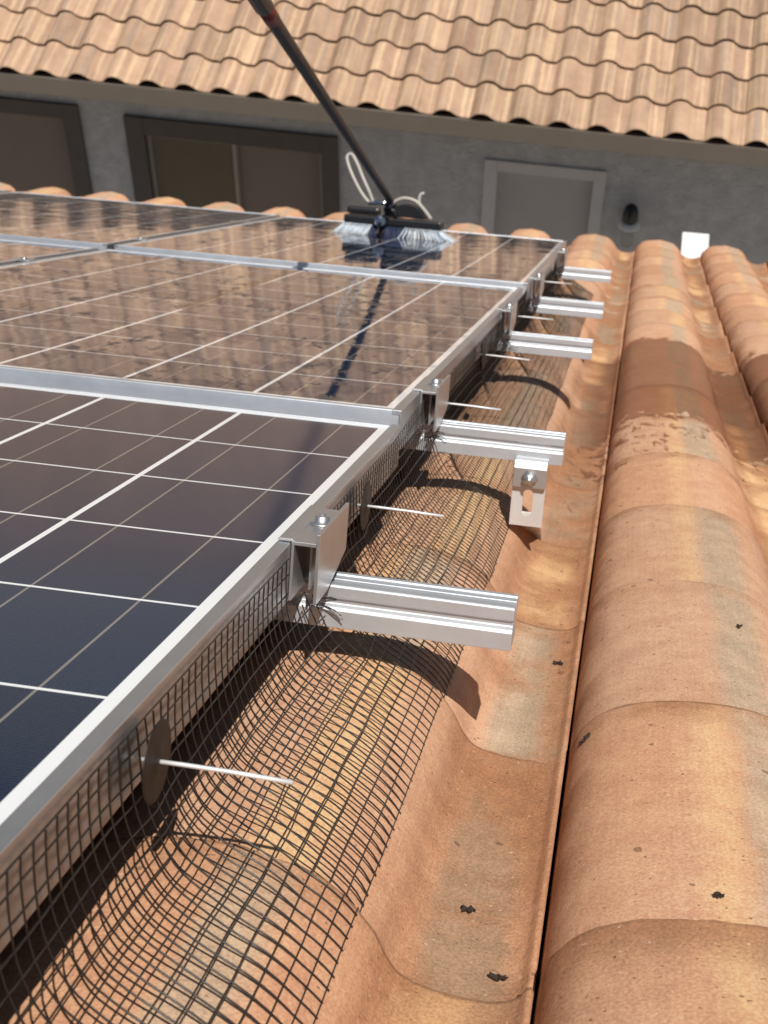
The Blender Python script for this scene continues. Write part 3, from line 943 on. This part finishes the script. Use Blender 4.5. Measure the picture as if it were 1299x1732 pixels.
# ------------------------------------------------------------------ netting retainers
def make_retainer():
    root = empty('netting_retainer')
    mb = MB(); mb.tube([(-.004, 0, 0), (.02, .0002, .0003), (.045, .0003, .0002), (.0795, -.0002, -.0004)], .00135, 8)
    mb.build('rod', M['rod'], root)
    mb = MB()
    mb.lathe([(.0035, -.0022), (.0040, -.0010), (.0210, -.0006), (.0228, -.0002), (.0228, .0004), (.0210, .0007), (.0080, .0007), (.0062, .0016), (.0030, .0020)], (.0055, 0, 0), 'X', 40)
    d = mb.build('washer', M['disc'], root)
    return root
r0 = make_retainer()
rod_words = ['nearest bright rod with a big dark round washer, over the netting at lower left',
             'second bright thin rod from the camera, above the nearest clamp',
             'third bright thin rod from the camera, just above the second rail',
             'fourth bright thin rod from the camera, at the top of the long curved shadow',
             'fifth bright rod from the camera, between the third and fourth rails',
             'farthest bright thin rod, between the fourth and fifth rails']
for i, v in enumerate(RODV):
    o = r0 if i == 0 else copy_thing(r0)
    hh = 0 if v < .8 else (H2 if v < 2.45 else H3)
    place(o, (XE + .006, v, -.0285 + hh), rz=(.012, -.02, -.03, -.06, .05, .12)[i])
    tag(o, rod_words[i], 'retainer', 'rods that pin the netting to the panel edge')

# ------------------------------------------------------------------ scrubbing brush on its pole
glass_w = H3
brush = empty('cleaning_brush', (-0.497, 3.66, glass_w + .001), roof=True, rz=rad(-4))
tag(brush, 'wide black scrubbing brush with white bristles and grey hoses on the far panel', 'brush')
mb = MB(); mb.box((-.156, -.028, .036), (.156, .028, .062), .006); mb.build('brush_bar', M['black'], brush)
mb = MB(); mb.box((-.150, -.020, .0642), (-.045, .020, .088), .008)
mb.build('bar_cover', M['black'], brush)
mb = MB()
prof = []
for k in range(13):
    a = math.pi * k / 12
    prof.append((.045 + .058 * math.cos(a), .066 + .042 * math.sin(a)))
mb.prism(prof, -.02, .02, 'Y'); bevel_obj(mb.build('dome_cover', M['black'], brush), .004, 3)
rb = random.Random(11)
def tufts(x0, x1, splay0, splay1, mat, n, ylist, zt=.036, rr=.0009):
    mb = MB()
    for i in range(n):
        f = i / (n - 1)
        for y in ylist:
            for q in range(4):
                x = x0 + (x1 - x0) * f + rb.uniform(-.0010, .0010)
                sx = splay0 + (splay1 - splay0) * f + rb.uniform(-.0025, .0025)
                sy = (y * 0.9) + rb.uniform(-.006, .006)
                mb.tube([(x, y, zt), (x + sx * .45, y + sy * .4, zt * .52), (x + sx, y + sy, .0012)], rr, 4, False, rs=[rr, rr, rr * .5])
    return mb.build('bristles', mat, brush)
tufts(-.152, -.065, -.036, -.018, M['bristle'], 12, (-.027, -.012, .004, .02))
tufts(.045, .150, -.016, .055, M['bristle'], 14, (-.027, -.012, .004, .02))
tufts(-.06, .04, -.010, .008, M['blue_bristle'], 22, (-.022, -.008, .008, .022))
mb = MB(); mb.lathe([(.001, -.034), (.014, -.034), (.019, -.028), (.020, -.020), (.016, -.014), (.001, -.014)], (-.034, -.014, .050), 'Y', 20); mb.build('swivel_wheel', M['chrome'], brush)
mb = MB()
mb.tube([(-.085, -.004, .100), (-.062, -.004, .103), (-.04, -.004, .104), (-.018, -.004, .103)], .0075, 12, True, rs=[.006, .0085, .0065, .0085])
mb.tube([(-.018, -.004, .103), (-.015, -.004, .086), (-.02, -.006, .07)], .006, 10)
mb.build('pipe_fitting', M['chrome'], brush)
mb = MB(); mb.box((-.03, -.018, .064), (.004, .018, .108), .005); mb.tube([(-.028, -.025, .085), (.002, -.025, .085), (.012, -.022, .06)], .006, 8)
mb.build('pole_joint', M['black'], brush)
# hoses (in brush axes)
def crs(pts, n=8):
    out = []
    P = [Vector(p) for p in pts]
    for i in range(len(P) - 1):
        a = P[max(i - 1, 0)]; b = P[i]; c = P[i + 1]; d = P[min(i + 2, len(P) - 1)]
        for k in range(n):
            t = k / n
            out.append(0.5 * ((2 * b) + (-a + c) * t + (2 * a - 5 * b + 4 * c - d) * t * t + (-a + 3 * b - 3 * c + d) * t ** 3))
    out.append(P[-1])
    return out
mb = MB(); mb.tube(crs([(-.080, -.004, .098), (-.112, .0, .130), (-.150, .01, .185), (-.170, .02, .225), (-.168, .025, .240), (-.155, .025, .240), (-.132, .015, .210), (-.108, .0, .172), (-.085, -.006, .135), (-.070, -.006, .105)]), .0054, 10)
mb.build('hose', M['hose'], brush)
mb = MB(); mb.tube(crs([(-.012, -.022, .092), (.005, -.024, .112), (.035, -.025, .124), (.070, -.024, .118), (.098, -.022, .095), (.122, -.02, .068)]), .0058, 10)
mb.build('hose', M['hose'], brush)
mb = MB(); mb.tube(crs([(.084, -.022, .106), (.080, -.022, .125), (.084, -.02, .140), (.094, -.018, .143)]), .0052, 10)
mb.build('hose_stub', M['hose'], brush)
# the pole, reaching back towards the person washing (out of frame)
Jp = Vector((-0.510, 3.668, 0.128)); Tp = Vector((-0.360, 1.509, 0.494))
bl = brush.matrix_world.inverted()
def tob(p): return bl @ (ROOF @ Vector(p))
d = (Tp - Jp)
pts = [tob(Jp + d * f) for f in (0, .012, .03, .06, .3, .6, .9, 1.1, 1.25)]
mb = MB(); mb.tube(pts, .014, 16, True, rs=[.009, .0115, .0115, .0110, .0115, .0118, .0122, .0125, .0125]); mb.build('pole', M['pole'], brush)
mb = MB(); mb.tube([tob(Jp + d * f) for f in (.952, .985)], .0134, 16); mb.build('colour_band', M['dark_red'], brush)
mb = MB(); mb.tube([tob(Jp + d * f) for f in (.986, 1.10)], .0155, 16); mb.build('pole_clamp', M['black'], brush)

# ------------------------------------------------------------------ leaf scraps lying on the tiles
def leaf_scrap(u, v, size, seed, label, stretch=1.5):
    r = random.Random(seed)
    n = 14
    vs = [(0, 0, .0025)]
    for k in range(n):
        a = 2 * math.pi * k / n
        rr = size * (0.55 + 0.6 * r.random())
        vs.append((rr * math.cos(a) * stretch, rr * math.sin(a) * .8, r.uniform(0.0004, .004)))
    fs = [(0, 1 + k, 1 + (k + 1) % n) for k in range(n)]
    top = len(vs)
    vs += [(x * .93, y * .93, z - .0012) for x, y, z in vs]
    fs += [(top, top + 1 + (k + 1) % n, top + 1 + k) for k in range(n)]
    fs += [(1 + k, top + 1 + k, top + 1 + (k + 1) % n, 1 + (k + 1) % n) for k in range(n)]
    mb = MB(); mb.add(vs, fs)
    o = mb.build('leaf_scrap', M['leaf'], None)
    eps = .004
    w = surf_w(u, v)
    du = (surf_w(u + eps, v) - surf_w(u - eps, v)) / (2 * eps)
    place(o, (u, v, w + .0012), r.uniform(-.5, .5))
    o.rotation_mode = 'XYZ'
    o.matrix_world = ROOF @ Matrix.Translation((u, v, w + .0012)) @ Matrix.Rotation(-math.atan(du), 4, 'Y') @ Matrix.Rotation(r.uniform(-.4, .4), 4, 'Z')
    tag(o, label, 'leaf scrap', 'dark leaf scraps on the tiles')
leaf_scrap(0.1882, 0.1755, .0046, 1, 'curled dark leaf scrap lying alone in the middle of the brown tile valley', 1.3)
leaf_scrap(0.2165, 0.1040, .0033, 2, 'dark leaf scrap against the lower tile edge, beside the dark joint at bottom', 1.9)
leaf_scrap(0.2540, 0.3900, .0032, 3, 'flat dark crumbly scrap just right of the dark joint, below the tile edge', 2.2)
leaf_scrap(0.2204, 0.6799, .0042, 4, 'black scrap left of the dark joint, beside the shadow end of the nearest rail', 1.5)
leaf_scrap(0.3883, 0.6600, .0018, 5, 'tiny dark scrap on the right side of the large tile hump', 1.8)
leaf_scrap(0.3400, 0.1150, .0020, 6, 'tiny dark scrap on the tile hump near the lowest curved tile edge', 1.8)

# ------------------------------------------------------------------ the house across the yard
TILT = math.atan(0.0263)
hs = empty('stucco_house', (0.135, 0, 0))
hs.rotation_euler = (0, TILT, 0)
tag(hs, 'grey stucco house across the yard under a sunlit tan tile roof', 'house')
FE, FP = 0.346, 0.3068
FS = rad(18.4)
YE, ZE = 9.50, -4.840
X_A, X_B = -8.6, 4.6
NC = 15
FCT = [(-0.108, -0.066), (-0.098, -0.060), (-0.085, -0.046), (-0.068, -0.026), (-0.045, -0.009), (-0.02, -0.001), (0.005, 0.0), (0.03, -0.005), (0.055, -0.019),
       (0.075, -0.038), (0.095, -0.054), (0.12, -0.063), (0.15, -0.067), (0.18, -0.067), (0.199, -0.065)]
V, F, UV, RN = [], [], [], []
frn = random.Random(21)
b0i = int((X_A + 5.047) / FP) - 1; b1i = int((X_B + 5.047) / FP) + 1
for b in range(b0i, b1i):
    for k in range(NC):
        rn = (frn.random(), frn.random(), frn.random())
        jx, jr, jh = frn.uniform(-.003, .003), frn.uniform(-.006, .006), frn.uniform(-.002, .002)
        cx = -5.047 + b * FP + jx
        r0_, r1_ = k * FE + jr, (k + 1) * FE + jr + .04
        def P(x, r, h):
            return (x, YE + r * math.cos(FS) - h * math.sin(FS), ZE + r * math.sin(FS) + h * math.cos(FS))
        o = len(V); n = len(FCT)
        for (r, lift, drop) in ((r0_, .034, .011), (r0_, .034, 0), (r0_ + .012, .0335, 0), ((r0_ + r1_) / 2, .017, 0), (r1_, 0.0, 0)):
            for (x, h) in FCT:
                V.append(P(cx + x, r, h + lift + jh - drop)); UV.append((x, r - r0_, rn[0])); RN.append(rn)
        for j in range(4):
            for i in range(n - 1):
                a = o + j * n + i
                F.append((a, a + 1, a + n + 1, a + n))
        o2 = len(V)
        for r, lift in ((r0_ + .0005, .0228), (r1_, -.012)):
            for (x, h) in FCT:
                V.append(P(cx + x, r, h + lift + jh)); UV.append((x, r - r0_, rn[0])); RN.append(rn)
        for i in range(n - 1):
            a = o2 + i
            F.append((a, a + n, a + n + 1, a + 1))
me = tile_mesh('tile_roof', V, F, UV, RN)
link('tile_roof', me, M['far_tile'], hs)
def P3(x, r, h): return (x, YE + r * math.cos(FS) - h * math.sin(FS), ZE + r * math.sin(FS) + h * math.cos(FS))
mb = MB()
R1 = NC * FE
mb.add([P3(X_A, .04, -.066), P3(X_B, .04, -.066), P3(X_B, R1, -.066), P3(X_A, R1, -.066)], [(0, 1, 2, 3)])
mb.add([P3(X_A, .04, -.10), P3(X_B, .04, -.10), P3(X_B, R1, -.10), P3(X_A, R1, -.10)], [(3, 2, 1, 0)])
mb.build('roof_deck', M['felt'], hs)
yr, zr = P3(0, R1, 0)[1:]
mb = MB()      # the slope beyond the ridge
mb.add([(X_A, yr, zr + .02), (X_B, yr, zr + .02), (X_B, yr + 4.9, zr - 1.6), (X_A, yr + 4.9, zr - 1.6)], [(0, 1, 2, 3)])
mb.build('back_slope', M['far_tile'], hs)
mb = MB()
nseg = 34
for i in range(nseg):
    xa = X_A + (X_B - X_A) * i / nseg; xb = X_A + (X_B - X_A) * (i + 1) / nseg + .03
    pf = [(yr + .13 * math.cos(math.pi * q / 8), zr - .01 + .10 * math.sin(math.pi * q / 8) + .012 * (i % 2)) for q in range(9)]
    mb.prism(pf, xa, xb, 'X')
mb.build('ridge_caps', M['far_tile'], hs)
mb = MB(); mb.box((X_A, YE + .006, ZE - .205), (X_B, YE + .074, ZE - .046), .004); mb.build('fascia', M['fascia'], hs)
YW = 10.0
mb = MB(); mb.box((X_A, YE + .075, ZE - .21), (X_B, YW + .05, ZE - .19)); mb.build('soffit', M['fascia'], hs)
ZG = -7.75
# front wall with real openings
openings = [(-7.15, -4.86, -6.75, -5.52), (-4.12, -2.50, -6.75, -5.60), (-0.965, -0.135, -7.62, -5.60)]
xs = sorted({X_A + .4, X_B - .4} | {o[0] for o in openings} | {o[1] for o in openings})
mb = MB()
for i in range(len(xs) - 1):
    a, b = xs[i], xs[i + 1]
    op = [o for o in openings if abs(o[0] - a) < 1e-6]
    if op:
        mb.box((a, YW, op[0][3]), (b, YW + .16, ZE - .15)); mb.box((a, YW, ZG), (b, YW + .16, op[0][2]))
    else:
        mb.box((a, YW, ZG), (b, YW + .16, ZE - .15))
mb.box((X_A + .4, YW + .16, ZG), (X_A + .56, YW + 9.0, ZE - .15)); mb.box((X_B - .56, YW + .16, ZG), (X_B - .4, YW + 9.0, ZE - .15))
mb.box((X_A + .57, YW + 8.84, ZG), (X_B - .57, YW + 9.0, ZE - .15))
mb.build('wall', M['stucco'], hs)
def window(x0, x1, z0, z1, trimL, trimR, trimT, words, mull=True, second='screen2'):
    fr = MB()
    y0, y1 = YW - .035, YW + .05
    fr.box((x0 - trimL, y0, z0 - .14), (x0 + .004, y1, z1 + trimT)); fr.box((x1 - .004, y0, z0 - .14), (x1 + trimR, y1, z1 + trimT))
    fr.box((x0 + .006, y0 + .002, z1 - .004), (x1 - .006, y1, z1 + trimT - .002)); fr.box((x0 + .006, y0 + .002, z0 - .138), (x1 - .006, y1, z0 + .004))
    w = fr.build('window', M['trim'], hs)
    w['label'] = words
    sa = MB()
    xm = (x0 + x1) / 2
    def ring(a, b, yb):
        t = .036
        sa.box((a, yb, z0 + .006), (a + t, yb + .03, z1 - .006), .003); sa.box((b - t, yb, z0 + .006), (b, yb + .03, z1 - .006), .003)
        sa.box((a + t, yb + .001, z1 - .006 - t), (b - t, yb + .029, z1 - .007), .003); sa.box((a + t, yb + .001, z0 + .007), (b - t, yb + .029, z0 + .006 + t), .003)
    ring(x0 + .006, xm + .018, YW + .022); ring(xm - .016, x1 - .006, YW + .056)
    sa.build('sash', M['winframe'], w)
    mb = MB(); mb.box((x0 + .035, YW + .034, z0 + .03), (xm - .012, YW + .036, z1 - .036)); mb.build('pane', M['screen'], w)
    mb = MB(); mb.box((xm + .012, YW + .068, z0 + .03), (x1 - .035, YW + .070, z1 - .036)); mb.build('pane', M[second], w)
    return w
window(-7.15, -4.86, -6.75, -5.52, .14, .155, .135, 'dark brown framed window at the left photo edge', True, 'screen2')
window(-4.12, -2.50, -6.75, -5.60, .165, .145, .165, 'wide dark framed sliding window with one greener pane', True, 'screen2')
dr = MB()
x0, x1, z0, z1 = -0.965, -0.135, -7.62, -5.60
dr.box((x0, YW + .06, z0), (x1, YW + .10, z1 - .004)); 
dp = dr.build('door', M['door'], hs)
mb = MB()
mb.box((x0 - .11, YW - .022, z0), (x0 + .002, YW + .06, z1 + .10), .004); mb.box((x1 - .002, YW - .022, z0), (x1 + .10, YW + .06, z1 + .10), .004)
mb.box((x0 + .003, YW - .020, z1 - .004), (x1 - .003, YW + .058, z1 + .098), .004)
mb.build('door_trim', M['grey_trim'], dp)
mb = MB(); mb.lathe([(.001, -.05), (.026, -.048), (.03, -.03), (.012, -.02), (.012, .0)], (x1 - .07, YW + .06, -6.65), 'Y', 16); mb.build('door_knob', M['steel'], dp)

# wall lantern
lt = empty('wall_lantern', (.2, 0, 0))
lt.rotation_euler = (0, TILT, 0)
tag(lt, 'small black capped wall lantern with a clear glass jar on the grey wall', 'wall lamp')
lx, lz = 0.03, -5.80
lt.scale = (1.25, 1.25, 1.25)
lt.location = (.345, YW, 1.47)
mb = MB(); mb.lathe([(.045, -.014), (.045, -.002)], (lx, 0, lz - .10), 'Y', 16); mb.tube([(lx, -.01, lz - .09), (lx, -.06, lz - .06), (lx, -.10, lz - .02)], .010, 8); mb.build('wall_bracket', M['black'], lt)
mb = MB(); mb.lathe([(.003, .045), (.022, .040), (.042, .018), (.050, -.02), (.052, -.075), (.046, -.09)], (lx, -.10, lz), 'Z', 20); mb.build('cap', M['black'], lt)
mb = MB(); mb.lathe([(.047, -.0905), (.072, -.118), (.075, -.126), (.045, -.128)], (lx, -.10, lz), 'Z', 24); mb.build('shade', M['white'], lt)
mb = MB(); mb.lathe([(.042, -.129), (.044, -.16), (.044, -.25), (.034, -.278), (.004, -.285)], (lx, -.10, lz), 'Z', 20); mb.build('glass_jar', M['glass'], lt)

# white box standing in the sun beyond the eave
bx = empty('utility_box', (0.70, 8.62, 0))
tag(bx, 'bright white square box top in the sun beyond the tile eave at right', 'utility box')
mb = MB(); mb.box((-.094, -.17, -5.60), (.094, .17, -5.285), .010); mb.build('box_body', M['white'], bx)
mb = MB(); mb.box((-.100, -.176, -5.284), (.100, .176, -5.262), .006); mb.build('lid', M['white'], bx)
mb = MB(); mb.box((-.03, -.03, ZG - .1), (.03, .03, -5.599)); mb.build('post', M['white'], bx)

# ground between and around the houses
me = bpy.data.meshes.new('ground')
me.from_pydata([(-150, -100, ZG - .1), (150, -100, ZG - .1), (150, 250, ZG - .1), (-150, 250, ZG - .1)], [], [(0, 1, 2, 3)])
tag(link('ground', me, M['ground']), None, None, None, 'structure')
